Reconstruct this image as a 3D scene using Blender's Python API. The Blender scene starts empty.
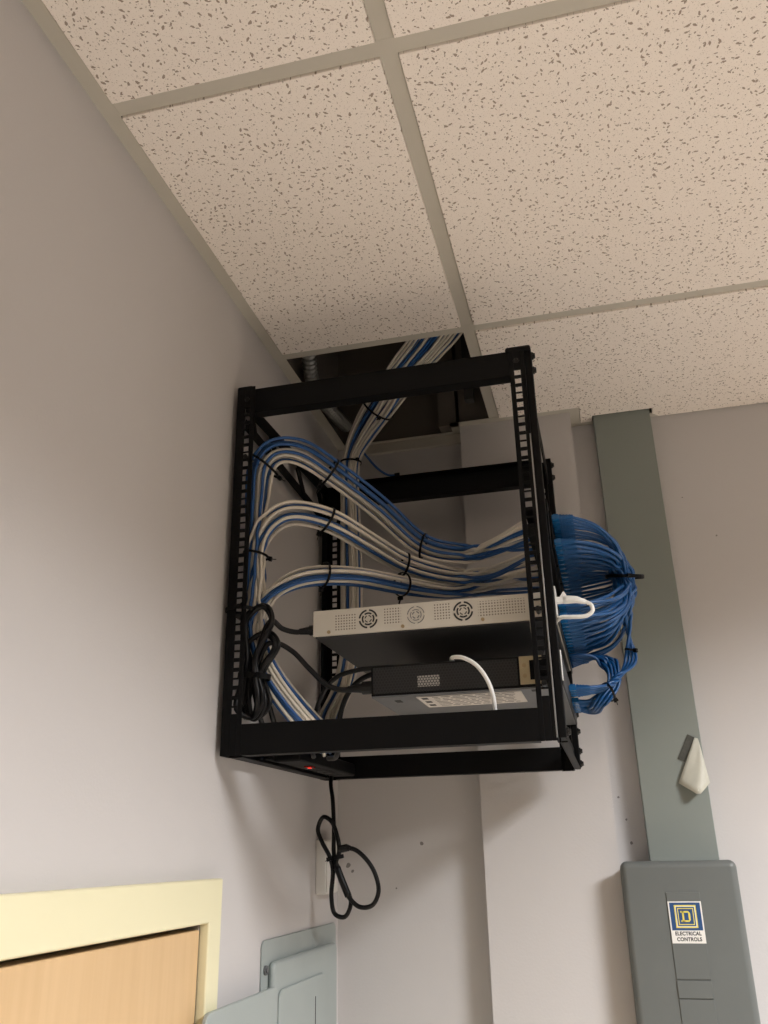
import bpy, bmesh, math, random
from mathutils import Vector, Matrix
random.seed(7)
PI = math.pi
scene = bpy.context.scene
COL = scene.collection

# ------------------------------------------------------------------ materials
def new_mat(name, color, rough=0.5, metal=0.0, spec=0.5, noise=None, bump=None, coat=0.0):
    m = bpy.data.materials.new(name); m.use_nodes = True
    nt = m.node_tree; b = nt.nodes['Principled BSDF']
    b.inputs['Base Color'].default_value = (*color, 1)
    b.inputs['Roughness'].default_value = rough
    b.inputs['Metallic'].default_value = metal
    b.inputs['Specular IOR Level'].default_value = spec
    b.inputs['Coat Weight'].default_value = coat
    tc = nt.nodes.new('ShaderNodeTexCoord')
    if noise:
        sc, amt = noise
        n = nt.nodes.new('ShaderNodeTexNoise'); n.inputs['Scale'].default_value = sc; n.inputs['Detail'].default_value = 4
        nt.links.new(tc.outputs['Object'], n.inputs['Vector'])
        mx = nt.nodes.new('ShaderNodeMix'); mx.data_type = 'RGBA'
        mx.inputs[6].default_value = (*[c * (1 - amt) for c in color], 1)
        mx.inputs[7].default_value = (*[min(1, c * (1 + amt)) for c in color], 1)
        nt.links.new(n.outputs['Fac'], mx.inputs[0]); nt.links.new(mx.outputs[2], b.inputs['Base Color'])
    if bump:
        sc, st, dist = bump
        n2 = nt.nodes.new('ShaderNodeTexNoise'); n2.inputs['Scale'].default_value = sc; n2.inputs['Detail'].default_value = 3
        nt.links.new(tc.outputs['Object'], n2.inputs['Vector'])
        bp = nt.nodes.new('ShaderNodeBump'); bp.inputs['Strength'].default_value = st; bp.inputs['Distance'].default_value = dist
        nt.links.new(n2.outputs['Fac'], bp.inputs['Height']); nt.links.new(bp.outputs['Normal'], b.inputs['Normal'])
    return m

def math_node(nt, op, a, b=None, clamp=False):
    n = nt.nodes.new('ShaderNodeMath'); n.operation = op; n.use_clamp = clamp
    for i, v in enumerate((a, b)):
        if v is None: continue
        if isinstance(v, (int, float)): n.inputs[i].default_value = v
        else: nt.links.new(v, n.inputs[i])
    return n.outputs[0]

def vec_node(nt, op, a, b=None, out=0):
    n = nt.nodes.new('ShaderNodeVectorMath'); n.operation = op
    for i, v in enumerate((a, b)):
        if v is None: continue
        if isinstance(v, tuple): n.inputs[i].default_value = v
        else: nt.links.new(v, n.inputs[i])
    return n.outputs[out]

def mix_col(nt, fac, a, b):
    mx = nt.nodes.new('ShaderNodeMix'); mx.data_type = 'RGBA'
    nt.links.new(fac, mx.inputs[0])
    for i, v in ((6, a), (7, b)):
        if isinstance(v, tuple): mx.inputs[i].default_value = (*v, 1)
        else: nt.links.new(v, mx.inputs[i])
    return mx.outputs[2]

def tile_mat():
    """fissured acoustic tile: short worm-like fissures and pin holes, each in its own direction"""
    m = new_mat('acoustic_tile', (0.92, 0.845, 0.765), 0.95, spec=0.1)
    nt = m.node_tree; b = nt.nodes['Principled BSDF']
    tc = nt.nodes.new('ShaderNodeTexCoord')
    sep = nt.nodes.new('ShaderNodeSeparateXYZ'); nt.links.new(tc.outputs['Object'], sep.inputs[0])
    cmb = nt.nodes.new('ShaderNodeCombineXYZ')
    nt.links.new(sep.outputs[0], cmb.inputs[0]); nt.links.new(sep.outputs[1], cmb.inputs[1])
    wob = nt.nodes.new('ShaderNodeTexNoise'); wob.inputs['Scale'].default_value = 260; wob.inputs['Detail'].default_value = 2
    nt.links.new(cmb.outputs[0], wob.inputs['Vector'])
    w = vec_node(nt, 'MULTIPLY', vec_node(nt, 'SUBTRACT', wob.outputs['Color'], (.5, .5, .5)), (.0035, .0035, 0))
    p = vec_node(nt, 'ADD', cmb.outputs[0], w)
    def marks(scale, half_len, aspect, keep, seed):
        v = nt.nodes.new('ShaderNodeTexVoronoi'); v.voronoi_dimensions = '2D'; v.feature = 'F1'
        v.inputs['Scale'].default_value = scale; v.inputs['Randomness'].default_value = 1
        off = vec_node(nt, 'ADD', p, (seed, seed * 1.7, 0))
        nt.links.new(off, v.inputs['Vector'])
        d = vec_node(nt, 'SUBTRACT', off, v.outputs['Position'])
        sc = nt.nodes.new('ShaderNodeSeparateColor'); nt.links.new(v.outputs['Color'], sc.inputs[0])
        ang = math_node(nt, 'MULTIPLY', sc.outputs[0], 2 * PI)
        rot = nt.nodes.new('ShaderNodeVectorRotate'); rot.rotation_type = 'Z_AXIS'
        nt.links.new(d, rot.inputs['Vector']); nt.links.new(ang, rot.inputs['Angle'])
        st = vec_node(nt, 'MULTIPLY', rot.outputs[0], (1, aspect, 0))
        ln = vec_node(nt, 'LENGTH', st, None, 1)
        size = math_node(nt, 'MULTIPLY', math_node(nt, 'ADD', math_node(nt, 'MULTIPLY', sc.outputs[1], .8), .35), half_len)
        inside = math_node(nt, 'LESS_THAN', ln, size)
        kept = math_node(nt, 'LESS_THAN', sc.outputs[2], keep)
        return math_node(nt, 'MULTIPLY', inside, kept), sc.outputs[1]
    a, ra = marks(88, .0034, 2.3, .55, 0)
    a2, ra2 = marks(150, .0017, 1.8, .38, 3.3)
    c, rc = marks(330, .0007, 1.2, .7, 7.1)
    f = math_node(nt, 'MAXIMUM', a, a2)
    base = mix_col(nt, c, (0.92, 0.845, 0.765), (0.72, 0.65, 0.575))
    colr = mix_col(nt, f, base, (0.37, 0.30, 0.24))
    nt.links.new(colr, b.inputs['Base Color'])
    return m

def spot_wall_mat(name, color, spots):
    """painted wall with a handful of scuffs at fixed places (object space)"""
    m = new_mat(name, color, 0.72, spec=0.3, noise=(3.0, .025), bump=(220, .12, .002))
    nt = m.node_tree; b = nt.nodes['Principled BSDF']
    src = b.inputs['Base Color'].links[0].from_socket
    tc = nt.nodes.new('ShaderNodeTexCoord')
    nz = nt.nodes.new('ShaderNodeTexNoise'); nz.inputs['Scale'].default_value = 170
    nt.links.new(tc.outputs['Object'], nz.inputs['Vector'])
    wob = math_node(nt, 'MULTIPLY', math_node(nt, 'SUBTRACT', nz.outputs['Fac'], .5), .006)
    tot = None
    for (x, z, r) in spots:
        sub = vec_node(nt, 'SUBTRACT', tc.outputs['Object'], (x, 0, z))
        fl = vec_node(nt, 'MULTIPLY', sub, (1, 0, 1))
        d = math_node(nt, 'ADD', vec_node(nt, 'LENGTH', fl, None, 1), wob)
        f = math_node(nt, 'LESS_THAN', d, r)
        tot = f if tot is None else math_node(nt, 'MAXIMUM', tot, f)
    tot = math_node(nt, 'MULTIPLY', tot, .7)
    nt.links.new(mix_col(nt, tot, src, (.07, .06, .05)), b.inputs['Base Color'])
    return m

def perforated_mat(name, base, hole, pitch, radius, rough=.45, hexa=False, metal=0.0):
    """rows of small punched holes in the x-z plane of the object"""
    m = new_mat(name, base, rough, metal)
    nt = m.node_tree; b = nt.nodes['Principled BSDF']
    tc = nt.nodes.new('ShaderNodeTexCoord')
    sep = nt.nodes.new('ShaderNodeSeparateXYZ'); nt.links.new(tc.outputs['Object'], sep.inputs[0])
    x, z = sep.outputs[0], sep.outputs[2]
    def grid(ox, oz, px, pz):
        u = math_node(nt, 'SUBTRACT', math_node(nt, 'FLOORED_MODULO', math_node(nt, 'ADD', x, ox), px), px / 2)
        v = math_node(nt, 'SUBTRACT', math_node(nt, 'FLOORED_MODULO', math_node(nt, 'ADD', z, oz), pz), pz / 2)
        d = math_node(nt, 'SQRT', math_node(nt, 'ADD', math_node(nt, 'POWER', u, 2), math_node(nt, 'POWER', v, 2)))
        return math_node(nt, 'LESS_THAN', d, radius)
    if hexa:
        f = math_node(nt, 'MAXIMUM', grid(0, 0, pitch, pitch * 1.732), grid(pitch / 2, pitch * .866, pitch, pitch * 1.732))
    else:
        f = grid(0, 0, pitch, pitch)
    nt.links.new(mix_col(nt, f, base, hole), b.inputs['Base Color'])
    return m

def wood_mat():
    m = new_mat('maple_veneer', (0.66, 0.46, 0.25), .42, spec=.4)
    nt = m.node_tree; b = nt.nodes['Principled BSDF']
    tc = nt.nodes.new('ShaderNodeTexCoord'); mp = nt.nodes.new('ShaderNodeMapping')
    mp.inputs['Scale'].default_value = (30, 30, 1.6); nt.links.new(tc.outputs['Object'], mp.inputs[0])
    n = nt.nodes.new('ShaderNodeTexNoise'); n.inputs['Scale'].default_value = 2.4; n.inputs['Detail'].default_value = 6
    nt.links.new(mp.outputs[0], n.inputs['Vector'])
    nt.links.new(mix_col(nt, n.outputs['Fac'], (0.60, 0.40, 0.205), (0.72, 0.51, 0.29)), b.inputs['Base Color'])
    return m

def emit_mat(name, color, strength):
    m = bpy.data.materials.new(name); m.use_nodes = True
    b = m.node_tree.nodes['Principled BSDF']
    b.inputs['Base Color'].default_value = (*[min(1, c) for c in color], 1)
    b.inputs['Emission Color'].default_value = (*color, 1)
    b.inputs['Emission Strength'].default_value = strength
    return m

PAINT = (0.60, 0.575, 0.56)
M = dict(
    wall=new_mat('wall_paint', PAINT, .72, spec=.3, noise=(2.5, .03), bump=(220, .12, .002)),
    wallback=spot_wall_mat('wall_paint_scuffed', PAINT, [(.188, 2.108, .0042), (.617, 2.145, .0022), (.622, 2.10, .003),
                           (.606, 2.19, .002), (.825, 2.845, .0018), (.885, 2.745, .0022), (.41, 2.27, .0012), (.13, 2.02, .0015),
                           (.024, 2.066, .005), (.033, 2.055, .003)]),
    walldark=new_mat('wall_unseen_dark', (0.20, 0.18, 0.165), .7, noise=(2.5, .03)),  # for the unseen walls, darkened to cut bounced light
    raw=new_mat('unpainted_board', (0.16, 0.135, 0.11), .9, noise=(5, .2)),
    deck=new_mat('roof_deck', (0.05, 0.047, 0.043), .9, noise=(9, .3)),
    tile=tile_mat(), edge=new_mat('edge_highlight', (0.36, 0.36, 0.355), .36, metal=.8),  # edge colour imitates a highlight on the post fold
    tee=new_mat('grid_paint', (0.54, 0.505, 0.43), .5, noise=(14, .04)),
    floor=new_mat('floor_vinyl', (0.57, 0.50, 0.42), .45, noise=(6, .08)),
    black=new_mat('black_powder_coat', (0.0030, 0.0030, 0.0033), .5, spec=.14, bump=(900, .05, .0005)),
    blackmatte=new_mat('black_plastic', (0.003, 0.003, 0.0033), .5, spec=.15),
    cordblack=new_mat('black_rubber', (0.005, 0.005, 0.0055), .36, spec=.3),
    bolt=new_mat('black_zinc', (0.02, 0.02, 0.02), .3, metal=.6),
    white=new_mat('white_jacket', (0.72, 0.67, 0.58), .42, noise=(40, .06)),
    blue=new_mat('blue_jacket', (0.020, 0.095, 0.29), .4, noise=(40, .08)),
    patch=new_mat('blue_patch_jacket', (0.005, 0.075, 0.23), .36, noise=(40, .08)),
    boot=new_mat('blue_boot', (0.005, 0.085, 0.25), .45),
    plug=new_mat('clear_blue_plug', (0.010, 0.115, 0.30), .25),
    plugw=new_mat('white_plug', (0.85, 0.84, 0.80), .35),
    silver=new_mat('cream_steel', (0.62, 0.585, 0.51), .45, metal=.15, noise=(30, .03)),
    steel=new_mat('grey_steel', (0.17, 0.175, 0.18), .42, metal=.4, noise=(30, .06)),
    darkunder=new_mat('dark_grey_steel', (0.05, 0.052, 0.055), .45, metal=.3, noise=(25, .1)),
    screw=new_mat('brass_screw', (0.42, 0.33, 0.2), .35, metal=.8),
    tan=new_mat('galvanised_bracket', (0.46, 0.385, 0.24), .4, metal=.4, noise=(60, .12)),
    label=new_mat('label_paper', (0.62, 0.58, 0.53), .6),
    ink=new_mat('ink_black', (0.02, 0.02, 0.02), .6),
    panel=new_mat('grey_enamel', (0.36, 0.40, 0.385), .45, noise=(12, .05)),
    duct=new_mat('grey_green_enamel', (0.245, 0.27, 0.245), .5, noise=(10, .05)),
    box=new_mat('dark_grey_enamel', (0.135, 0.145, 0.138), .42, noise=(14, .06), bump=(400, .04, .0006)),
    cream=new_mat('cream_gloss_paint', (0.82, 0.77, 0.52), .35, noise=(4, .03)),
    wood=wood_mat(),
    outlet=new_mat('ivory_plastic', (0.72, 0.70, 0.65), .4),
    slot=new_mat('slot_dark', (0.03, 0.03, 0.03), .7),
    paper=new_mat('yellowed_tag', (0.62, 0.61, 0.52), .5, noise=(60, .1)),
    tape=new_mat('aged_tape', (0.07, 0.07, 0.058), .5, noise=(180, .5)),
    flex=new_mat('flexible_steel', (0.34, 0.34, 0.32), .4, metal=.6),
    red=emit_mat('red_indicator', (1.0, 0.04, 0.02), 2.2),
    redp=new_mat('red_rocker', (0.28, 0.01, 0.01), .25),
    sblue=new_mat('sticker_blue', (0.025, 0.075, 0.20), .4),
    syellow=new_mat('sticker_yellow', (0.78, 0.66, 0.13), .4),
    swhite=new_mat('sticker_white', (0.80, 0.78, 0.74), .4),
    perf=perforated_mat('perforated_black', (0.012, 0.012, 0.0125), (0.001, 0.001, 0.001), .0050, .0018, .5, True),
    dots=perforated_mat('vent_dots', (0.62, 0.585, 0.51), (0.20, 0.17, 0.14), .0046, .00125, .45, False, .15),
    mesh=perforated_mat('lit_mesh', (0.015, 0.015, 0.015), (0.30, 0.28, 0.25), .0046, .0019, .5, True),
    lamp=emit_mat('lamp_diffuser', (1.0, 0.96, 0.92), 2.0),
)

# ------------------------------------------------------------------ geometry helpers
class MB:
    def __init__(s): s.v = []; s.f = []
    def add(s, vs, fs):
        o = len(s.v); s.v += [tuple(v) for v in vs]; s.f += [tuple(i + o for i in f) for f in fs]; return s
    def box(s, x0, x1, y0, y1, z0, z1):
        vs = [(x, y, z) for z in (z0, z1) for y in (y0, y1) for x in (x0, x1)]
        return s.add(vs, [(0, 2, 3, 1), (4, 5, 7, 6), (0, 1, 5, 4), (2, 6, 7, 3), (0, 4, 6, 2), (1, 3, 7, 5)])
    def obox(s, c, ax, ay, az, hx, hy, hz):
        c, ax, ay, az = map(Vector, (c, ax, ay, az))
        vs = [c + ax * hx * i + ay * hy * j + az * hz * k for k in (-1, 1) for j in (-1, 1) for i in (-1, 1)]
        return s.add(vs, [(0, 2, 3, 1), (4, 5, 7, 6), (0, 1, 5, 4), (2, 6, 7, 3), (0, 4, 6, 2), (1, 3, 7, 5)])
    def bar(s, a, b, up, w, t):
        """flat bar from a to b; w = width across, t = thickness along up"""
        a, b, up = Vector(a), Vector(b), Vector(up).normalized()
        d = (b - a).normalized(); side = d.cross(up).normalized(); up2 = side.cross(d)
        return s.obox((a + b) / 2, d, side, up2, (b - a).length / 2, w / 2, t / 2)
    def cyl(s, a, b, r, n=16, r2=None):
        a, b = Vector(a), Vector(b); d = (b - a).normalized(); r2 = r if r2 is None else r2
        t = Vector((0, 0, 1)) if abs(d.z) < .9 else Vector((1, 0, 0))
        u = d.cross(t).normalized(); w = d.cross(u)
        vs = [];
        for c, rr in ((a, r), (b, r2)):
            for i in range(n):
                q = 2 * PI * i / n; vs.append(c + u * math.cos(q) * rr + w * math.sin(q) * rr)
        fs = [(i, (i + 1) % n, n + (i + 1) % n, n + i) for i in range(n)] + [tuple(range(n - 1, -1, -1)), tuple(range(n, 2 * n))]
        return s.add(vs, fs)
    def tube(s, pts, r, n=7, caps=True, radii=None):
        pts = [Vector(p) for p in pts]; m = len(pts)
        fr = frames(pts); vs = []
        for k, p in enumerate(pts):
            u, w = fr[k]; rr = radii[k] if radii else r
            for i in range(n):
                q = 2 * PI * i / n; vs.append(p + u * (math.cos(q) * rr) + w * (math.sin(q) * rr))
        fs = []
        for k in range(m - 1):
            for i in range(n):
                j = (i + 1) % n; fs.append((k * n + i, k * n + j, (k + 1) * n + j, (k + 1) * n + i))
        if caps: fs += [tuple(range(n - 1, -1, -1)), tuple(range((m - 1) * n, m * n))]
        return s.add(vs, fs)
    def ring_arc(s, c, u, w, nrm, r0, r1, a0, a1, t, n=10):
        """flat annular sector in the plane u,w, thickness t along nrm"""
        c, u, w, nrm = map(Vector, (c, u, w, nrm)); vs = []
        for k in range(n + 1):
            q = a0 + (a1 - a0) * k / n; d = u * math.cos(q) + w * math.sin(q)
            vs += [c + d * r0, c + d * r1, c + d * r1 + nrm * t, c + d * r0 + nrm * t]
        fs = []
        for k in range(n):
            o = 4 * k
            for i in range(4):
                j = (i + 1) % 4; fs.append((o + i, o + j, o + 4 + j, o + 4 + i))
        fs += [(3, 2, 1, 0), (4 * n, 4 * n + 1, 4 * n + 2, 4 * n + 3)]
        return s.add(vs, fs)
    def prism(s, poly, axis, lo, hi):
        """poly: list of 2D points; extruded along axis ('x','y','z')"""
        def mk(p, h):
            return {'x': (h, p[0], p[1]), 'y': (p[0], h, p[1]), 'z': (p[0], p[1], h)}[axis]
        n = len(poly); vs = [mk(p, lo) for p in poly] + [mk(p, hi) for p in poly]
        return s.add(vs, [tuple(range(n - 1, -1, -1)), tuple(range(n, 2 * n))] + [(i, (i + 1) % n, n + (i + 1) % n, n + i) for i in range(n)])
    def build(s, name, mat, parent=None, bevel=0, seg=2, smooth=False, base=None):
        me = bpy.data.meshes.new(name)
        root = parent
        while root is not None and root.parent is not None: root = root.parent
        off = Vector(root.location) if root is not None else (Vector(base) if base is not None else Vector((0, 0, 0)))
        me.from_pydata([tuple(Vector(v) - off) for v in s.v], [], s.f)
        bm = bmesh.new(); bm.from_mesh(me); bmesh.ops.recalc_face_normals(bm, faces=bm.faces)
        bm.to_mesh(me); bm.free()
        o = bpy.data.objects.new(name, me); COL.objects.link(o)
        me.materials.append(mat)
        if parent is not None: o.parent = parent
        elif base is not None: o.location = base
        if smooth:
            for p in me.polygons: p.use_smooth = True
        if bevel:
            md = o.modifiers.new('bevel', 'BEVEL'); md.width = bevel; md.segments = seg; md.limit_method = 'ANGLE'; md.angle_limit = math.radians(40)
            for p in me.polygons: p.use_smooth = True
            wn = o.modifiers.new('wn', 'WEIGHTED_NORMAL'); wn.keep_sharp = False
        return o

def frames(pts):
    """parallel transport frames"""
    m = len(pts); T = []
    for k in range(m):
        a = pts[max(k - 1, 0)]; b = pts[min(k + 1, m - 1)]
        T.append((b - a).normalized())
    t = T[0]; ref = Vector((0, 0, 1)) if abs(t.z) < .9 else Vector((1, 0, 0))
    u = t.cross(ref).normalized(); out = []
    for k in range(m):
        if k:
            ax = T[k - 1].cross(T[k])
            if ax.length > 1e-9:
                ang = math.atan2(ax.length, T[k - 1].dot(T[k])); u = Matrix.Rotation(ang, 3, ax.normalized()) @ u
        u = (u - T[k] * u.dot(T[k])).normalized()
        out.append((u.copy(), T[k].cross(u)))
    return out

def catmull(pts, step=6):
    pts = [Vector(p) for p in pts]; out = []
    P = [pts[0] * 2 - pts[1]] + pts + [pts[-1] * 2 - pts[-2]]
    for i in range(1, len(P) - 2):
        p0, p1, p2, p3 = P[i - 1], P[i], P[i + 1], P[i + 2]
        # centripetal
        t0 = 0; t1 = t0 + max((p1 - p0).length, 1e-5) ** .5; t2 = t1 + max((p2 - p1).length, 1e-5) ** .5; t3 = t2 + max((p3 - p2).length, 1e-5) ** .5
        for k in range(step):
            t = t1 + (t2 - t1) * k / step
            a1 = p0 * ((t1 - t) / (t1 - t0)) + p1 * ((t - t0) / (t1 - t0))
            a2 = p1 * ((t2 - t) / (t2 - t1)) + p2 * ((t - t1) / (t2 - t1))
            a3 = p2 * ((t3 - t) / (t3 - t2)) + p3 * ((t - t2) / (t3 - t2))
            b1 = a1 * ((t2 - t) / (t2 - t0)) + a2 * ((t - t0) / (t2 - t0))
            b2 = a2 * ((t3 - t) / (t3 - t1)) + a3 * ((t - t1) / (t3 - t1))
            out.append(b1 * ((t2 - t) / (t2 - t1)) + b2 * ((t - t1) / (t2 - t1)))
    out.append(pts[-1]); return out

def tag(o, label=None, cat=None, group=None, kind=None):
    if label: o['label'] = label
    if cat: o['category'] = cat
    if group: o['group'] = group
    if kind: o['kind'] = kind
    return o
def thing(name, loc, label, cat, group=None):
    o = bpy.data.objects.new(name, None); COL.objects.link(o); o.location = loc; o.empty_display_size = .03
    return tag(o, label, cat, group)
def struct(o): o['kind'] = 'structure'; return o

# ------------------------------------------------------------------ dimensions (metres)
H = 3.064                      # ceiling grid
XT = .414                      # main tee next to the left wall
Y1, Y2 = -1.135, -.463         # cross tees
PX, PY = .662, .672            # grid pitch
RX, RY = 4.4, -5.2             # far walls
YL, YP, YR = .004, -.044, .034  # back wall left part, pilaster face, right part
YF, YB = -.655, -.121          # rack front and back
ZB, ZT, ZTB = 2.234, 2.885, 2.905

# ------------------------------------------------------------------ room shell
struct(MB().box(-.4, RX + .2, RY - .2, .3, -.1, 0).build('floor', M['floor']))
struct(MB().box(-.12, 0, RY, -1.56, 0, H).box(-.12, 0, -1.56, -.675, 2.0, H).box(-.12, 0, -.675, .2, 0, H).build('wall_left', M['wall']))
prof = [(-.0, YL), (.327, YL), (.327, YP), (.593, YP), (.593, YR), (RX, YR), (RX, .25), (0, .25)]
struct(MB().prism(prof, 'z', 0, H).build('wall_back', M['wallback']))
struct(MB().box(RX, RX + .15, RY, .25, 0, H).build('wall_right', M['walldark']))
struct(MB().box(-.12, RX + .15, RY - .15, RY, 0, H).build('wall_front', M['walldark']))
# walls above the hung ceiling, bare board
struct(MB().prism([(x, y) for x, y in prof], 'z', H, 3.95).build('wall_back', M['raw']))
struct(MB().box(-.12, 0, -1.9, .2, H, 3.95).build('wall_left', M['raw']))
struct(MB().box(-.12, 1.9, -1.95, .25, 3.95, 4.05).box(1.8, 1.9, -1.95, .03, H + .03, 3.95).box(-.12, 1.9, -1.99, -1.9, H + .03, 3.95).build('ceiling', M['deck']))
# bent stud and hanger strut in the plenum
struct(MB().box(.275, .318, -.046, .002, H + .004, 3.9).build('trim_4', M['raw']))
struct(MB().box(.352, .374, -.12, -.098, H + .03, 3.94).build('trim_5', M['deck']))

# hung grid: main tee, cross tees and wall angle as one ceiling grid
g = MB(); fl = .012; th = .0012
def tee_y(x, y0, y1):
    g.box(x - fl, x + fl, y0, y1, H, H + th); g.box(x - .001, x + .001, y0, y1, H + th, H + .036)
def tee_x(y, x0, x1):
    g.box(x0, x1, y - fl, y + fl, H - .0003, H + th - .0003); g.box(x0, x1, y - .001, y + .001, H + th, H + .03)
for k in range(0, 2): tee_y(XT + PX * k, Y1 - PY, YP if k == 0 else YR)
for k in range(-1, 2): tee_x(Y1 + PY * k - (0 if k < 1 else 0), 0, XT + PX + .012) if k < 2 else None
g.box(0, .024, Y1 - PY, YL, H - .0006, H + .0006); g.box(0, .001, Y1 - PY, YL, H, H + .024)
g.box(0, .327, YL - .022, YL, H - .0009, H + .0003)
g.box(.305, .615, YP - .022, YP, H - .0012, H); g.box(.305, .327, YP - .022, YL, H - .0012, H)
g.box(.593, .615, YP - .022, YR, H - .0015, H - .0003); g.box(.593, 1.1, YR - .02, YR, H - .0018, H - .0006)
struct(g.build('ceiling', M['tee']))
# wall trim below the opening
struct(MB().box(.024, .327, YL - .012, YL, H - .028, H - .0012).build('trim_3', M['tee'], bevel=.002))
# the rest of the ceiling, outside the picture
L0x, L1x = XT + 2 * PX + .012, XT + 3 * PX - .012
cm = MB()
cm.box(0, RX, RY, Y1 - 2 * PY + .0, H + .0, H + .001)
cm.box(L1x + .03, RX, Y1 - 2 * PY, .1, H, H + .02)
cm.box(L0x, L1x + .03, Y1 - 2 * PY, Y1 - PY + .012, H, H + .02)
cm.box(XT + PX + .012, L0x, Y1 - 2 * PY, Y1 + .018, H, H + .02)
cm.box(XT + PX + .012, L1x + .03, Y1 - .012 + .03, .1, H, H + .02)
cm.box(0, XT + PX - .012, Y1 - 2 * PY, Y1 - PY - .012, H, H + .02)
cm.box(XT + PX - .012, XT + PX + .014, Y1 - 2 * PY, Y1 - PY, H, H + .02)
struct(cm.build('ceiling', M['tile']))

def tile(poly, label):
    o = MB().prism(poly, 'z', H - .0045, H + .016).build('ceiling_tile', M['tile'], bevel=.0012, seg=1)
    return tag(o, label, 'ceiling tile')
e = .0125
def rect(x0, x1, y0, y1): return [(x0, y0), (x1, y0), (x1, y1), (x0, y1)]
tile(rect(.025, XT - e, Y1 - PY + e, Y1 - e), 'fissured ceiling tile along the left wall, the nearer of two, cut by the photo top edge')
tile(rect(.025, XT - e, Y1 + e, Y2 - e), 'narrow fissured ceiling tile along the left wall, right in front of the cable opening')
tile(rect(XT + e, XT + PX - e, Y1 + e, Y2 - e), 'largest square fissured ceiling tile, right of the long grid bar')
tile([(XT + e, Y2 + e), (XT + PX - e, Y2 + e), (XT + PX - e, YR - .004), (.80, YR - .004), (.784, .012), (.784, -.016), (.644, -.016), (.644, YR - .02), (.616, YR - .02), (.616, YP - .023), (XT + e, YP - .023)],
     'cut fissured ceiling tile meeting the back wall and notched around the grey wireway')
tile(rect(XT + e, XT + PX - e, Y1 - PY + e, Y1 - e), 'fissured ceiling tile at the photo top, only a sliver beyond the grid crossing')

# troffers out of frame: the main light, then added fill lights
def troffer(x0, x1, y0, y1, label, power, color, spread):
    """recessed louvred fluorescent fixture: housing, diffuser and the area lamp that is its light"""
    t = thing('ceiling_light', ((x0 + x1) / 2, (y0 + y1) / 2, H), label, 'ceiling light')
    f = MB(); w = .02
    f.box(x0, x1, y0, y0 + w, H - .006, H + .06).box(x0, x1, y1 - w, y1, H - .006, H + .06).box(x0, x0 + w, y0 + w, y1 - w, H - .006, H + .06).box(x1 - w, x1, y0 + w, y1 - w, H - .006, H + .06)
    f.box(x0, x1, y0, y1, H + .06, H + .07)
    f.build('housing', M['tee'], t)
    MB().box(x0 + w, x1 - w, y0 + w, y1 - w, H + .002, H + .006).build('diffuser', M['lamp'], t)
    l = bpy.data.lights.new('lamp', 'AREA'); l.shape = 'RECTANGLE'; l.size = x1 - x0 - 2 * w; l.size_y = y1 - y0 - 2 * w
    l.energy = power; l.color = color; l.spread = math.radians(spread)
    lo = bpy.data.objects.new('lamp', l); COL.objects.link(lo); lo.parent = t; lo.location = (0, 0, -.002)
    return t
P_MAIN, P_FILL = 158, 13
troffer(L0x, L1x + .03, Y1 - PY + .012, Y1 + .018, 'square recessed ceiling light to the right of the big square tile', P_MAIN, (.965, .975, 1), 150)
for x, y, w in ((1.0, -3.6, 'behind the door side of the room'), (2.9, -3.6, 'in the middle of the room'), (3.1, -1.5, 'by the far right wall')):  # unseen fill fixtures, added to brighten the ceiling by floor bounce
    troffer(x - .3, x + .3, y - .6, y + .6, 'added unseen fill light ' + w, P_FILL, (1, .965, .93), 100)

# ------------------------------------------------------------------ door
struct(MB().box(-.036, .003, -1.555, -.6775, .01, 1.9925).build('door_1', M['wood'], bevel=.002))
fr = MB()
fr.prism([(-1.64, 0), (-1.64, 2.059), (-.632, 2.059), (-.632, 0), (-.6745, 0), (-.6745, 2.0005), (-1.5605, 2.0005), (-1.5605, 0)], 'x', 0, .016)
struct(fr.build('trim_1', M['cream'], bevel=.003))
struct(MB().prism([(-1.5605, 0), (-1.5605, 2.0), (-.6755, 2.0), (-.6755, 0), (-.69, 0), (-.69, 1.985), (-1.545, 1.985), (-1.545, 0)], 'x', -.115, -.05).build('trim_2', M['cream']))
struct(MB().box(-.25, -.125, -1.7, -.5, 0, 2.1).build('wall_left', M['raw']))

# ------------------------------------------------------------------ rack
rack = thing('equipment_rack', (.275, -.388, ZB), 'black open-frame equipment rack mounted in the corner below the open ceiling', 'rack')
U = .04445
HZ = []
z = 2.836
seq = [.01588, .01588, .0127]
for k in range(37): HZ.append(z); z -= seq[k % 3]
def post(xa, xb, hx, yface, depth, ztop, side_x, sgn):
    """perforated flange xa..xb at yface (thickness into the rack by sgn) + a side web at side_x"""
    m = MB(); t = .0022; hw, hh = .0052, .0048
    y0, y1 = sorted((yface, yface + sgn * t))
    lo, hi = hx - hw, hx + hw
    m.box(xa, lo, y0, y1, ZB, ztop); m.box(hi, xb, y0, y1, ZB, ztop)
    prev = ztop
    for zc in HZ:
        m.box(lo, hi, y0, y1, zc + hh, prev); prev = zc - hh
    m.box(lo, hi, y0, y1, ZB, prev)
    y0, y1 = sorted((yface + sgn * .0002, yface + sgn * depth))
    m.box(side_x[0], side_x[1], y0, y1, ZB, ztop)
    return m
post(.012, .044, .0305, YF, .034, ZT, (.0098, .0122), 1).build('post', M['black'], rack, bevel=.0006, seg=1)
post(.5025, .5265, .5155, YF, .034, ZT, (.5262, .5286), 1).build('post', M['black'], rack, bevel=.0006, seg=1)
post(.012, .044, .0305, YB, .034, ZTB, (.0098, .0122), -1).build('post', M['black'], rack, bevel=.0006, seg=1)
post(.5025, .5265, .5155, YB, .034, ZTB, (.5262, .5286), -1).build('post', M['black'], rack, bevel=.0006, seg=1)
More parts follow.
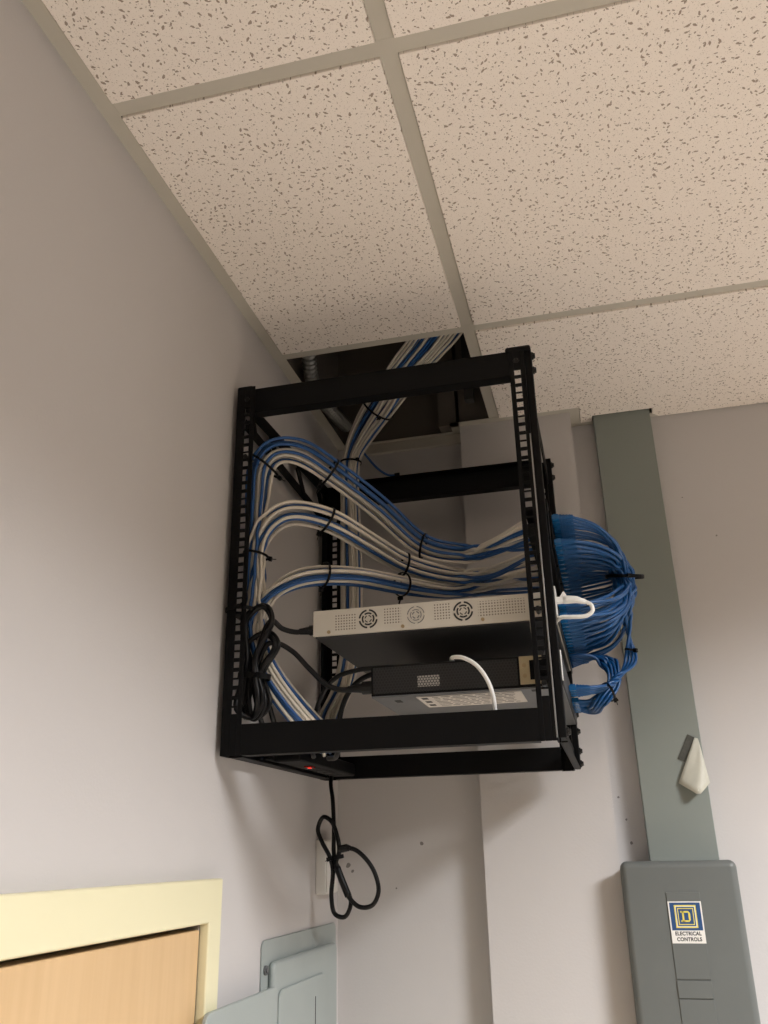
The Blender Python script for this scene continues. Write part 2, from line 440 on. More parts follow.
e_ = MB().box(.5264, .5285, YF - .0008, YF + .0002, 2.238, 2.72).build('highlight_strip', M['edge'], rack, bevel=.0003, seg=1)  # strip coloured bright to paint the light caught along the fold
e_['label'] = 'pale strip added as the highlight on the post fold'
# mounting rails on the equipment side
for y0, y1, zt in ((YF + .004, YF + .03, ZT), (YB - .03, YB, ZTB)):
    m = MB(); m.box(.5288, .5405, y0, y0 + .003, ZB + .004, zt - .004); m.box(.5378, .5405, y0 + .003, y1, ZB + .004, zt - .004)
    m.build('mounting_rail', M['black'], rack, bevel=.0012)
# beams: folded channels
def channel(x0, x1, y0, y1, z0, z1, facing):
    m = MB(); t = .002
    if facing > 0: m.box(x0, x1, y0, y0 + t, z0, z1)
    else: m.box(x0, x1, y1 - t, y1, z0, z1)
    m.box(x0, x1, y0, y1, z0, z0 + t); m.box(x0, x1, y0, y1, z1 - t, z1); return m
channel(.040, .505, YF + .0024, YF + .026, 2.832, 2.880, 1).build('front_top_beam', M['black'], rack, bevel=.001)
channel(.044, .5030, YF + .0002, YF + .026, 2.2342, 2.2815, 1).build('front_bottom_beam', M['black'], rack, bevel=.001)
channel(.040, .505, YB - .026, YB - .0024, 2.845, 2.9045, -1).build('rear_top_beam', M['black'], rack, bevel=.001)
channel(.040, .505, YB - .026, YB - .0024, 2.2345, 2.2785, 1).build('rear_bottom_beam', M['black'], rack, bevel=.001)
# left side top truss (flat bars with cut-outs) and plain bottom rail
def X(y, z): return (.0150, y, z)
tr = MB()
tr.prism([(YF + .034, 2.88), (YB - .034, 2.9), (YB - .034, 2.872), (YF + .034, 2.852)], 'x', .0125, .0150)
tr.prism([(YF + .034, 2.838), (YB - .034, 2.822), (YB - .034, 2.80), (YF + .034, 2.815)], 'x', .0125, .0150)
for a, b in ((-.60, -.575), (-.50, -.455), (-.345, -.30), (-.20, -.165)):
    tr.bar(X(a, 2.862), X(b, 2.818), (1, 0, 0), .022, .0024)
tr.build('side_truss', M['black'], rack, bevel=.0008, seg=1)
MB().box(.0125, .0150, YF + .03, YB - .03, ZB, 2.275).box(.0150, .034, YF + .03, YB - .03, ZB, ZB + .002).build('side_rail', M['black'], rack, bevel=.0008, seg=1)
# right side rails
MB().box(.5288, .5312, YF + .03, YB - .03, 2.838, 2.880).build('side_rail', M['black'], rack, bevel=.0008, seg=1)
MB().box(.5288, .5312, YF + .03, YB - .03, ZB, 2.274).box(.5312, .5405, YF + .03, YB - .03, ZB, ZB + .0025).build('side_rail', M['black'], rack, bevel=.0008, seg=1)
# rounded corner caps
for x0, x1, zt in ((.0096, .040, ZT + .0015), (.4975, .5405, ZT + .0015)):
    MB().box(x0, x1, YF - .0018, YF + .034, zt - .010, zt).build('corner_cap', M['black'], rack, bevel=.004, seg=3)
# bolts
def bolt(x, y, z, d, r=.0055, l=.006):
    d = Vector(d); p = Vector((x, y, z))
    MB().cyl(p, p + d * l * .45, r * 1.25, 14).cyl(p + d * l * .45, p + d * l, r, 6, r * .8).build('bolt', M['bolt'], rack)
for y, z in ((-.640, 2.872), (-.640, 2.844), (-.140, 2.888), (-.140, 2.858), (-.640, 2.247), (-.135, 2.246), (-.135, 2.270), (-.135, 2.308), (-.135, 2.34)):
    bolt(.5405, y, z, (1, 0, 0))
for x, zz in ((.03, 2.858), (.515, 2.858)):
    bolt(x, YF - .0018, zz, (0, -1, 0), .004, .0025)
# cage nut / screw clips on the post face
for x, zz in ((.5155, 2.428), (.5155, 2.3165), (.0305, 2.745), (.0305, 2.455)):
    MB().cyl((x, YF - .001, zz), (x, YF + .02, zz), .0042, 10).build('cage_screw', M['bolt'], rack)

# ------------------------------------------------------------------ patch panel, switch, appliance
pp = thing('patch_bay', (.541, -.388, 2.57), 'black patch panel full of blue plugs on the right side of the rack', 'patch panel')
MB().box(.5407, .5430, -.632, -.144, 2.5255, 2.6135).build('faceplate', M['black'], pp, bevel=.0008)
for k in range(4):
    y0 = -.600 + k * .108
    MB().box(.5430, .5465, y0, y0 + .100, 2.541, 2.604).build('jack_block', M['blackmatte'], pp, bevel=.0006)
MB().box(.505, .5405, -.612, -.164, 2.576, 2.580).box(.505, .5405, -.612, -.164, 2.604, 2.608).build('punch_down_strip', M['blackmatte'], pp)

SF = -.609  # near faces of the two boxes
sw = thing('network_switch', (.32, -.39, 2.42), 'cream steel network switch with three fan grilles, the upper of two boxes in the rack', 'network switch')
MB().box(.1445, .5405, SF, -.169, 2.4225, 2.4660).build('chassis', M['silver'], sw, bevel=.0012)
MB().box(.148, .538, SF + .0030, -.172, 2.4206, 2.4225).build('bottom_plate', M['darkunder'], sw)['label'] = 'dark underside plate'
MB().box(.5407, .5428, -.605, -.145, 2.4215, 2.4670).build('front_plate', M['darkunder'], sw, bevel=.0006)
MB().box(.5407, .5430, -.633, -.606, 2.4215, 2.4670).build('mounting_ear', M['plugw'], sw, bevel=.0006)['label'] = 'white mounting ear'
for xc, dark in ((.2390, True), (.3185, False), (.3955, True)):
    m = MB(); c = (xc, SF - .0002, 2.4455)
    mat = M['ink'] if dark else M['steel']
    for r0, r1, ph in ((.0132, .0160, .18), (.0082, .0108, .95)):
        if not dark: r1 = r0 + .0012
        for q in range(4):
            a = q * PI / 2 + ph
            m.ring_arc(c, (1, 0, 0), (0, 0, 1), (0, -1, 0), r0, r1, a, a + PI / 2 - .3, .0005, 8)
    for q in range(4):
        a = q * PI / 2 + .4
        m.ring_arc(c, (1, 0, 0), (0, 0, 1), (0, -1, 0), .0046, .0062, a, a + 1.0, .0005, 5)
    gr = m.build('fan_grille', mat, sw)
    gr['label'] = 'dark fan grille with black behind' if dark else 'pale blank fan grille'
for x0, x1, z0, z1 in ((.182, .219, 2.429, 2.456), (.266, .294, 2.433, 2.460), (.3465, .3745, 2.434, 2.461), (.4195, .493, 2.435, 2.459)):
    MB().box(x0, x1, SF - .0003, SF, z0, z1).build('vent', M['dots'], sw)
for x, z in ((.172, 2.4285), (.2965, 2.4285), (.426, 2.4295)):
    MB().cyl((x, SF, z), (x, SF - .0015, z), .0030, 12).build('screw', M['screw'], sw)

ap = thing('network_appliance', (.38, -.39, 2.31), 'black perforated rack appliance with grey underside, the lower of two boxes in the rack', 'network appliance')
MB().box(.2425, .5405, SF, -.169, 2.3195, 2.3670).build('chassis', M['blackmatte'], ap, bevel=.001)
MB().box(.2460, .474, SF - .0006, SF, 2.3230, 2.3640).build('perforated_side', M['perf'], ap)
MB().box(.318, .353, SF - .0009, SF - .0006, 2.330, 2.347).build('vent', M['mesh'], ap)  # paler holes paint the light showing through the perforation
MB().box(.2430, .5400, SF + .0004, -.170, 2.3168, 2.3195).build('bottom_plate', M['steel'], ap, bevel=.0006)['label'] = 'bare grey steel underside'
for x0, x1, y0, y1 in ((.272, .282, -.575, -.555), (.492, .502, -.60, -.585)):
    MB().box(x0, x1, y0, y1, 2.3162, 2.3169).build('slot', M['slot'], ap)
MB().box(.5407, .5422, -.618, -.145, 2.3200, 2.3680).build('front_plate', M['darkunder'], ap, bevel=.0006)
MB().box(.5407, .5425, -.633, -.619, 2.3240, 2.3680).build('mounting_ear', M['plugw'], ap, bevel=.0006)['label'] = 'white mounting ear'
# rating label on the underside with rows of faint print
lb = MB().box(.312, .476, -.598, -.490, 2.3160, 2.3167).build('rating_label', M['label'], ap)
pr = MB()
rng = random.Random(3)
for r in range(7):
    y = -.590 + r * .0140; x = .336
    while x < .462:
        w = rng.uniform(.006, .022); pr.box(x, min(x + w, .466), y, y + .0035, 2.31585, 2.3160); x += w + .004
for k in range(3): pr.box(.318, .328, -.588 + k * .033, -.572 + k * .033, 2.31585, 2.3160)
pr.build('print', M['ink'], lb)
# zinc ear bracket (C-shaped, two screws)
br = MB().prism([(.4775, 2.3235), (.4775, 2.3665), (.512, 2.3665), (.512, 2.360), (.4930, 2.360), (.4930, 2.330), (.512, 2.330), (.512, 2.3235)], 'y', SF - .0022, SF - .0003).build('ear_bracket', M['tan'], ap, bevel=.0005, seg=1)
br['label'] = 'tan galvanised bracket'
for z in (2.336, 2.352):
    MB().cyl((.485, SF - .0022, z), (.485, SF - .0040, z), .0033, 12).build('screw', M['screw'], br)

# ------------------------------------------------------------------ network cables
CR = .0030
def sunflower(n, spacing):
    out = []
    for k in range(n):
        r = spacing * math.sqrt(k + .5) * .56; a = k * 2.39996; out.append((r * math.cos(a), r * math.sin(a)))
    return out
trunk = [(.440, -.80, 3.142), (.392, -.56, 3.136), (.360, -.425, 3.106), (.271, -.315, 3.088), (.189, -.25, 3.055), (.122, -.195, 3.005), (.085, -.168, 2.955), (.079, -.165, 2.89),
         (.080, -.163, 2.78), (.082, -.163, 2.62), (.080, -.168, 2.50), (.072, -.20, 2.41), (.066, -.28, 2.335), (.092, -.38, 2.283),
         (.120, -.47, 2.276), (.112, -.545, 2.296), (.088, -.578, 2.330), (.056, -.597, 2.382), (.040, -.603, 2.43)]
arch = {
 1: [(.036, -.603, 2.50), (.033, -.603, 2.60), (.034, -.603, 2.69), (.040, -.603, 2.748), (.063, -.600, 2.776), (.105, -.585, 2.775), (.155, -.553, 2.744), (.228, -.485, 2.690), (.299, -.425, 2.627), (.370, -.42, 2.606)],
 2: [(.038, -.603, 2.50), (.036, -.603, 2.56), (.046, -.601, 2.615), (.087, -.597, 2.650), (.155, -.572, 2.641), (.220, -.51, 2.607), (.268, -.45, 2.585), (.343, -.40, 2.570)],
 3: [(.046, -.602, 2.472), (.066, -.601, 2.503), (.117, -.597, 2.529), (.197, -.570, 2.535), (.274, -.50, 2.531), (.345, -.40, 2.540)],
}
counts = {1: 12, 2: 11, 3: 10}
NT = sum(counts.values())
so = sunflower(NT, 2 * CR * .98); order = list(range(NT)); random.shuffle(order)
names = {1: 'topmost', 2: 'middle', 3: 'lowest'}
def resample(pts, step):
    L = [0.0]
    for a, b in zip(pts, pts[1:]): L.append(L[-1] + (b - a).length)
    n = max(4, int(round(L[-1] / step))); out = []; k = 0
    for i in range(n + 1):
        t = L[-1] * i / n
        while k < len(L) - 2 and L[k + 1] < t: k += 1
        f = (t - L[k]) / max(L[k + 1] - L[k], 1e-9); out.append(pts[k].lerp(pts[k + 1], f))
    return out
from mathutils.kdtree import KDTree
def relax(paths, r, iters, step=.0055, fixed=3, loose_start=False):
    """push touching cables apart until their jackets no longer run through each other"""
    P = [resample(p, step) for p in paths]; D = 2 * r * 1.05
    for it in range(iters):
        idx = [(a, b) for a, p in enumerate(P) for b in range(len(p))]
        kd = KDTree(len(idx))
        for q, (a, b) in enumerate(idx): kd.insert(P[a][b], q)
        kd.balance(); new = []
        for a, p in enumerate(P):
            row = []
            for b, v in enumerate(p):
                if (b < fixed and not (loose_start and b > 0)) or b >= len(p) - fixed: row.append(v.copy()); continue
                t = (p[b + 1] - p[b - 1]).normalized(); mv = Vector((0, 0, 0))
                for co, q, d in kd.find_range(v, D * 1.35):
                    if idx[q][0] == a: continue
                    g = v - co; g = g - t * g.dot(t); L = g.length
                    if L < D:
                        if L < 1e-6: g = Vector((random.random() - .5, random.random() - .5, random.random() - .5)); L = g.length
                        mv += g * ((D - L) / L * .30)
                if mv.length > r: mv *= r / mv.length
                row.append(v + mv)
            new.append(row)
        if it < iters - 5:
            for a, p in enumerate(new):
                q = [v.copy() for v in p]
                for b in range(fixed, len(p) - fixed): q[b] = p[b] * .8 + (p[b - 1] + p[b + 1]) * .1
                new[a] = q
        P = new
    return P
SPREAD = [3.2, 3.0, 2.8, 2.5, 2.0, 1.6, 1.05, 1.0, 1.15, 1.2, 1.1, 1.0, 1.15, 1.2, 1.1, 1.05, 1.0, .95, .9]
arch_centres = {}
trunk_free = list(range(NT)); ci = 0; runs = []
for k in (1, 2, 3):
    n = counts[k]; ctr = [Vector(p) for p in trunk + arch[k]]; fr = frames(ctr)
    ao = sunflower(n, 2 * CR * {1: 1.55, 2: 1.5, 3: 1.35}[k])
    if k == 1:   # blue cables ride on the outside of the bend, white ones inside
        pass
    arch_centres[k] = ctr
    # outer side of the bend (up at the crown) is blue in the topmost bundle
    uc, wc_ = fr[len(trunk) + {1: 5, 2: 3, 3: 2}[k]]
    up = [ao[j][0] * uc.z + ao[j][1] * wc_.z for j in range(n)]
    rank = sorted(range(n), key=lambda j: -up[j])
    blue_ranks = {1: {0, 1, 2, 3, 8, 10}, 2: {0, 5, 9}, 3: {1, 4, 5, 8, 9}}[k]
    blue_set = {rank[q] for q in blue_ranks if q < n}
    # white cables take the camera side of the trunk where it climbs the front post
    uf, wf = fr[17]
    free = sorted(trunk_free, key=lambda q: so[q][0] * uf.y + so[q][1] * wf.y + random.gauss(0, .06))
    whites = [j for j in range(n) if j not in blue_set]; mine = {}
    for j in whites + [j for j in range(n) if j in blue_set]:
        q = free.pop(0) if j in whites else free.pop(random.randrange(0, len(free))) ; mine[j] = q; trunk_free.remove(q)
    for j in range(n):
        oo = so[mine[j]]; pts = []
        al = ao[j]
        wob = random.Random(100 * k + j)
        for i, c in enumerate(ctr):
            u, w = fr[i]
            if i < len(trunk):
                s = SPREAD[i]; ou, ov = oo[0] * s, oo[1] * s
                if i < 4:  # flattens out over the tile
                    flat = (1.0, .55)
                    d = Vector((1, .25, 0)).normalized()
                    p = c + d * ou * 1.1 + Vector((0, 0, abs(ov) * .5))
                    pts.append(p); continue
            else:
                t = min(1, (i - len(trunk) + 1) / 3); q = 1 if k > 1 else 1
                bulge = 1.0 + .35 * math.sin(min(1, (i - len(trunk)) / (len(arch[k]) - 1)) * PI)
                ou = oo[0] * (1 - t) * .9 + al[0] * t * bulge; ov = oo[1] * (1 - t) * .9 + al[1] * t * bulge
            jit = .0012
            pts.append(c + u * (ou + wob.uniform(-jit, jit)) + w * (ov + wob.uniform(-jit, jit)))
        # fan out to the punch-down strip: near ports for the topmost arch, far ports for the lowest
        slot = ci
        yk = -.597 + .0132 * slot; zk = 2.592 + (.006 if j % 2 else -.006)
        last = pts[-1]
        end = Vector((.504, yk, zk))
        dip = {1: -.006, 2: -.012, 3: .004}[k] + wob.uniform(-.008, .008)
        mid = last.lerp(end, .5) + Vector((0, 0, dip))
        pts += [mid, last.lerp(end, .82) + Vector((0, 0, dip * .4)), end]
        colr = 'blue' if j in blue_set else 'white'
        runs.append((k, colr, catmull(pts, 6)))
        ci += 1
relaxed = relax([q[2] for q in runs], CR, 24, loose_start=True)
bundle_paths = {1: [], 2: [], 3: [], 0: relaxed}
for (k, colr, _), dense in zip(runs, relaxed):
        bundle_paths[k].append(dense)
        o = MB().tube(dense, CR, 7).build('network_cable', M[colr], None, smooth=True, base=(.08, -.165, 2.6))
        tag(o, colr + ' network cable in the %s of three arching bundles inside the rack' % names[k], 'network cable', colr + ' cables of the %s bundle' % names[k])
# a single loose blue cable hooking over the rear beam
lo = catmull([(.100, -.158, 2.985), (.115, -.150, 2.965), (.140, -.142, 2.932), (.165, -.137, 2.913), (.182, -.134, 2.9115)], 6)
lt = thing('loose_cable', (.14, -.14, 2.905), 'short loose blue cable with a black tip curling over the rear top beam', 'cable')
MB().tube(lo, .0027, 7).build('jacket', M['blue'], lt, smooth=True)
MB().cyl((.180, -.134, 2.9116), (.192, -.132, 2.9130), .005, 10).build('tip', M['blackmatte'], lt)

# cable ties
def tie(c, tan, ru, rv, label, width=.0042, n=28, up=None, sag=0):
    c = Vector(c); t = Vector(tan).normalized()
    ref = Vector(up) if up else Vector((0, 0, 1))
    u = t.cross(ref).normalized(); w = u.cross(t)
    m = MB(); vs = []; th = .0012
    for i in range(n):
        q = 2 * PI * i / n; d0 = u * math.cos(q) * ru + w * math.sin(q) * rv
        d1 = u * math.cos(q) * (ru + th) + w * math.sin(q) * (rv + th)
        vs += [c + d0 - t * width / 2, c + d1 - t * width / 2, c + d1 + t * width / 2, c + d0 + t * width / 2]
    fs = []
    for i in range(n):
        o = 4 * i; p = 4 * ((i + 1) % n)
        for a in range(4): fs.append((o + a, o + (a + 1) % 4, p + (a + 1) % 4, p + a))
    m.add(vs, fs)
    o = thing('cable_tie', c - w * rv, label, 'cable tie')
    m.build('strap', M['blackmatte'], o, smooth=False)
    hd = c - w * (rv + .003) - u * ru * .35
    MB().obox(hd, t, u, w, .0036, .0034, .0030).bar(hd - w * .002, hd - w * .008 - u * .008 + t * .003, t, .0028, .0012).build('locking_head', M['blackmatte'], o)
    return o
def tie_around(c, tan, paths, r, label, reach=.04, width=.0042):
    t = Vector(tan).normalized(); u = t.cross(Vector((0, 0, 1))).normalized(); w = u.cross(t); q = []
    for p in paths:
        v = min(p, key=lambda x: abs((x - c).dot(t)) * 3 + (x - c).length)
        d = v - c
        if d.length < reach: q.append((d.dot(u), d.dot(w)))
    u0, u1 = min(x for x, _ in q), max(x for x, _ in q); w0, w1 = min(y for _, y in q), max(y for _, y in q)
    cc = c + u * (u0 + u1) / 2 + w * (w0 + w1) / 2; m = ((u0 + u1) / 2, (w0 + w1) / 2)
    a, b = max((u1 - u0) / 2, r), max((w1 - w0) / 2, r)
    k = max(math.hypot((x - m[0]) / a, (y - m[1]) / b) for x, y in q)
    return tie(cc, t, a * k + r * .9, b * k + r * .9, label, width)
def tie_on(k, i, f, r, label, rs=1.0):
    cs = arch_centres[k]; a, b = cs[i], cs[i + 1]
    tie_around(a.lerp(b, f), b - a, bundle_paths[0] if i < len(trunk) else bundle_paths[k], CR, label, .05 if i < len(trunk) else .04)
B = len(trunk)
tie_on(1, B + 3, .1, .0165, 'black cable tie at the top left corner of the topmost arching bundle')
tie_on(1, B + 6, 0, .0175, 'black cable tie around the topmost arching bundle, in front of the rear left post')
tie_on(1, B + 8, 0, .0165, 'black cable tie at the lowest dip of the topmost arching bundle')
tie_on(2, B + 4, 0, .0165, 'black cable tie around the middle arching bundle, near the rear left post')
tie_on(2, B + 6, 0, .0160, 'black cable tie farther right on the middle arching bundle')
tie_on(3, B + 3, -.4, .0150, 'black cable tie on the crown of the lowest arching bundle')
tie_on(3, B + 4, 0, .0150, 'black cable tie on the lowest arching bundle, above the cream switch')
tie_on(2, B + 1, .3, .0175, 'black cable tie at the front left post where the middle bundle leaves')
tie_on(1, 6, .2, .0215, 'black cable tie around the vertical bundle above the rear top beam')
tie_on(1, 4, .3, .031, 'wide black tie hanging loosely around the cables entering the ceiling opening')

# ------------------------------------------------------------------ patch cords
PR = .0028
def plug_parts(root, p, boot_mat, plug_mat, d=(1, 0, 0)):
    p = Vector(p); d = Vector(d)
    MB().box(p.x, p.x + .012, p.y - .0058, p.y + .0058, p.z - .0045, p.z + .0045).box(p.x + .002, p.x + .011, p.y - .003, p.y + .003, p.z + .0045, p.z + .0068).build('plug', plug_mat, root, bevel=.0008, seg=1)
    m = MB()
    m.tube([(p.x + .012, p.y, p.z), (p.x + .0155, p.y, p.z), (p.x + .0155, p.y, p.z), (p.x + .034, p.y, p.z)], .005, 8, radii=[.0062, .0062, .0052, .0034])
    for q in range(3): m.cyl((p.x + .018 + q * .005, p.y, p.z), (p.x + .020 + q * .005, p.y, p.z), .0054 - q * .0006, 8)
    m.build('boot', boot_mat, root)
ZS = 2.438
TIE = Vector((.655, -.415, 2.536))
NP = 40
def yport(i): return -.5935 + i * .0176
to = sunflower(NP, 2 * PR * 1.0)
perm = list(range(NP)); random.Random(5).shuffle(perm)
lab_big = 'blue patch cord in the big tied loop on the right side of the rack'
cords = []
for n_ in range(NP):
    up_row = n_ < 24
    i = n_ if up_row else (n_ - 24) * 1.5 + .5
    zp, zs = (2.592, 2.4485) if up_row else (2.553, 2.4310)
    y = yport(i); r = random.Random(n_ + 50)
    root = thing('patch_cable', (.56, y, ZS), lab_big, 'patch cable', 'blue patch cords of the big tied loop')
    a = Vector((.5465, y, zp)); plug_parts(root, a, M['boot'], M['plug'])
    low = n_ not in (21, 22, 23, 39)
    ou, ov = to[perm[n_]]
    c = TIE + Vector((ou * .55, ov * 1.6, ov * .4))       # where the bundle is tied, running downwards
    dY = TIE.y - y; dz = TIE.z - zp; jx, jz = r.uniform(-.005, .005), r.uniform(-.005, .005)
    pts = [a + Vector((.030, 0, 0)), Vector((.612 + jx, y + dY * .17, zp + dz * .08 + jz * .5)), Vector((.645 + jx, y + dY * .50, zp + dz * .38 + jz)), c + Vector((-.004, -dY * .09, .014)), c]
    if low:
        y2 = yport(i) + .004; b = Vector((.5435, y2, zs))
        plug_parts(root, b, M['boot'], M['plug'])
        eY = y2 - TIE.y; jx, jz = r.uniform(-.006, .006), r.uniform(-.008, .008)
        pts += [c + Vector((-.001, eY * .10, -.024)), Vector((.652 + jx, TIE.y + eY * .38, zs + .048 + jz)), Vector((.622 + jx, TIE.y + eY * .80, zs + .014 + jz)), b + Vector((.030, 0, 0))]
    else:
        q = (21, 22, 23, 39).index(n_); b = Vector((.5425, -.43 + q * .020, 2.344))
        plug_parts(root, b, M['boot'], M['plug'])
        pts += [c + Vector((-.006, .02, -.04)), Vector((.655, -.335 + q * .006, 2.452)), Vector((.644 + q * .006, -.325, 2.405)), Vector((.618 + q * .003, -.375, 2.360 + q * .003)), b + Vector((.052, .01, .002)), b + Vector((.030, 0, 0))]
        tag(root, 'blue patch cord dropping from the big tied loop down to the black appliance', 'patch cable', 'blue cords dropping to the appliance')
    cords.append((root, 'big' if low else 'drop', catmull(pts, 7)))
# small lower loop
for i in range(8):
    a = Vector((.5435, -.352 + i * .016, 2.4165))
    root = thing('patch_cable', (.56, a.y, 2.34), 'blue patch cord in the small round loop hanging under the big loop', 'patch cable', 'blue cords of the small loop')
    b = Vector((.5425, -.352 + i * .017, 2.335))
    MB().box(b.x, b.x + .012, b.y - .0058, b.y + .0058, b.z - .0045, b.z + .0045).build('plug', M['plug'], root, bevel=.0008, seg=1)
    ox, oz = .0062 * (i % 4), .0070 * (i // 4)
    pts = [Vector((.545, a.y, a.z)), Vector((.566, a.y, a.z + oz)), Vector((.592 + ox, -.335 + .3 * (a.y + .335), 2.412 + oz)), Vector((.611 + ox, -.335 - oz, 2.388 + oz * .3)), Vector((.607 + ox, -.345 - oz, 2.357 - oz * .2)), Vector((.585 + ox * .6, -.352 - oz, 2.335 - oz)), b + Vector((.028, 0, -.003 - oz * .5)), b + Vector((.010, 0, 0))]
    cords.append((root, 'small', catmull(pts, 7)))
done = relax([q[2] for q in cords], PR, 20, .0045, 2)
sets = {'big': [], 'drop': [], 'small': []}
for (root, kind, _), dense in zip(cords, done):
    sets[kind].append(dense)
    MB().tube(dense, PR, 8).build('cord', M['patch'], root, smooth=True)
tie_around(TIE, (-.1, .25, -1), sets['big'] + sets['drop'], PR, 'black cable tie at the right end of the big loop of blue patch cords', .06, .006)
tie_around(Vector((.6475, -.328, 2.425)), (-.2, .1, -1), sets['drop'], PR, 'black cable tie on the blue cords dropping from the big loop', .06)
tie_around(Vector((.604, -.36, 2.346)), (-.9, -.1, -.5), sets['small'] + sets['drop'], PR, 'black cable tie low on the small blue loop, at its lower right', .06)

# white patch cord into the cream switch, running back through the rack
wc = thing('patch_cable', (.55, -.60, 2.42), 'white patch cord curling beside the blue loops and hanging before the black appliance', 'patch cable')
p = Vector((.5428, -.618, 2.4475))
MB().box(p.x, p.x + .010, p.y - .0056, p.y + .0056, p.z - .0045, p.z + .0045).prism([(p.x + .005, p.z + .0045), (p.x + .012, p.z + .014), (p.x + .017, p.z + .0045)], 'y', p.y - .004, p.y + .004).build('plug', M['plugw'], wc, bevel=.0008, seg=1)
MB().tube([p + Vector((.010, 0, 0)), p + Vector((.018, 0, 0)), p + Vector((.030, 0, -.001)), p + Vector((.044, 0, -.006))], .005, 9, radii=[.0062, .0066, .0056, .0036]).build('boot', M['plugw'], wc, smooth=True)
MB().tube(catmull([p + Vector((.042, 0, -.005)), p + Vector((.051, 0, -.011)), p + Vector((.052, 0, -.021)), p + Vector((.042, 0, -.0275)), p + Vector((.020, 0, -.0275)), p + Vector((.004, .003, -.0265)), (.534, -.600, 2.413),
                   (.520, -.555, 2.392), (.500, -.500, 2.3725), (.44, -.475, 2.371), (.392, -.50, 2.371), (.372, -.56, 2.371), (.375, -.612, 2.3715), (.392, -.626, 2.368), (.414, -.632, 2.354), (.430, -.633, 2.330), (.4375, -.632, 2.305), (.439, -.626, 2.280), (.446, -.610, 2.258), (.470, -.58, 2.252), (.497, -.55, 2.272), (.518, -.52, 2.300)], 8), .0033, 9).build('cord', M['plugw'], wc, smooth=True)
# thin white lead between the boxes, beside the right post
tl = MB().tube(catmull([(.500, -.612, 2.4215), (.5005, -.618, 2.410), (.5015, -.618, 2.390), (.502, -.612, 2.3675)], 5), .0012, 6).build('thin_lead', M['white'], None, smooth=True, base=(.5, -.61, 2.37))
tag(tl, 'thin white lead hanging from the cream switch to the black appliance beside the right post', 'cable')

# ------------------------------------------------------------------ black power cords
def cord(name, pts, r, label, cat='power cable', mat='cordblack', base=None, extra=None):
    t = thing(name, base or pts[0], label, cat)
    MB().tube(catmull(pts, 7), r, 9).build('lead', M[mat], t, smooth=True)
    return t
def hank(cx, y, z0, z1, turns, w, seed, dx=0):
    r = random.Random(seed); pts = []
    for k in range(turns):
        a = w * r.uniform(.7, 1.1)
        pts += [(cx - a + dx * .0, y + r.uniform(-.008, .008), z0 + r.uniform(.0, .02)), (cx - a * .5, y + r.uniform(-.008, .008), (z0 + z1) / 2), (cx - a * .8, y + r.uniform(-.008, .008), z1 - .02), (cx + dx, y + r.uniform(-.004, .008), z1 + r.uniform(-.01, .006)),
                (cx + a + dx, y + r.uniform(-.008, .008), z1 - .025), (cx + a * .4, y + r.uniform(-.008, .008), (z0 + z1) / 2), (cx + a * .9, y + r.uniform(-.008, .008), z0 + .02), (cx, y + r.uniform(-.008, .008), z0 - r.uniform(0, .008))]
    return pts
t = cord('power_cable', [(.128, -.600, 2.436), (.112, -.602, 2.435), (.092, -.612, 2.440), (.076, -.625, 2.452)] + hank(.050, -.634, 2.298, 2.474, 2, .021, 1, .014) + [(.040, -.628, 2.40), (.052, -.60, 2.30), (.05, -.52, 2.262), (.046, -.45, 2.262)], .0044,
         'black power cord plugged into the left end of the cream switch')
MB().tube([(.1445, -.600, 2.436), (.136, -.600, 2.436), (.1355, -.600, 2.436), (.118, -.600, 2.4355)], .008, 10, radii=[.0085, .0085, .007, .005]).build('plug', M['cordblack'], t, smooth=False)
t = cord('power_cable', [(.205, -.585, 2.338), (.188, -.588, 2.337), (.165, -.593, 2.345), (.135, -.597, 2.373), (.108, -.604, 2.402), (.085, -.616, 2.415), (.070, -.624, 2.412)] + hank(.053, -.620, 2.296, 2.436, 3, .023, 2, .012) + [(.060, -.60, 2.33), (.064, -.56, 2.29), (.056, -.46, 2.262)], .0044,
         'black power cord running from the black appliance to the hank at the front post')
MB().tube([(.2425, -.585, 2.338), (.222, -.585, 2.338), (.2215, -.585, 2.338), (.198, -.586, 2.3375)], .008, 10, radii=[.0105, .0105, .008, .005]).build('plug', M['cordblack'], t, smooth=False)
cord('power_cable', [(.300, -.560, 2.372), (.250, -.56, 2.374), (.205, -.555, 2.374), (.165, -.545, 2.366), (.140, -.535, 2.345), (.125, -.53, 2.315), (.118, -.53, 2.28), (.11, -.5, 2.250), (.085, -.42, 2.252)], .0040,
     'black cord dropping behind the bottom beam, the nearer to the cord hank of two')
cord('power_cable', [(.290, -.520, 2.373), (.240, -.525, 2.374), (.205, -.535, 2.362), (.185, -.54, 2.340), (.172, -.54, 2.31), (.166, -.535, 2.275), (.150, -.49, 2.247), (.10, -.38, 2.252)], .0045,
     'black cord dropping behind the bottom beam, the nearer to the black appliance of two')
tie((.051, -.627, 2.360), (.1, 0, 1), .027, .018, 'black hook strap around the hank of black power cords at the front left post', .009, up=(0, 1, 0))
tie((.027, -.640, 2.470), (0, 0, 1), .024, .020, 'black strap around the front left post above the cord hank', .006, up=(0, 1, 0))

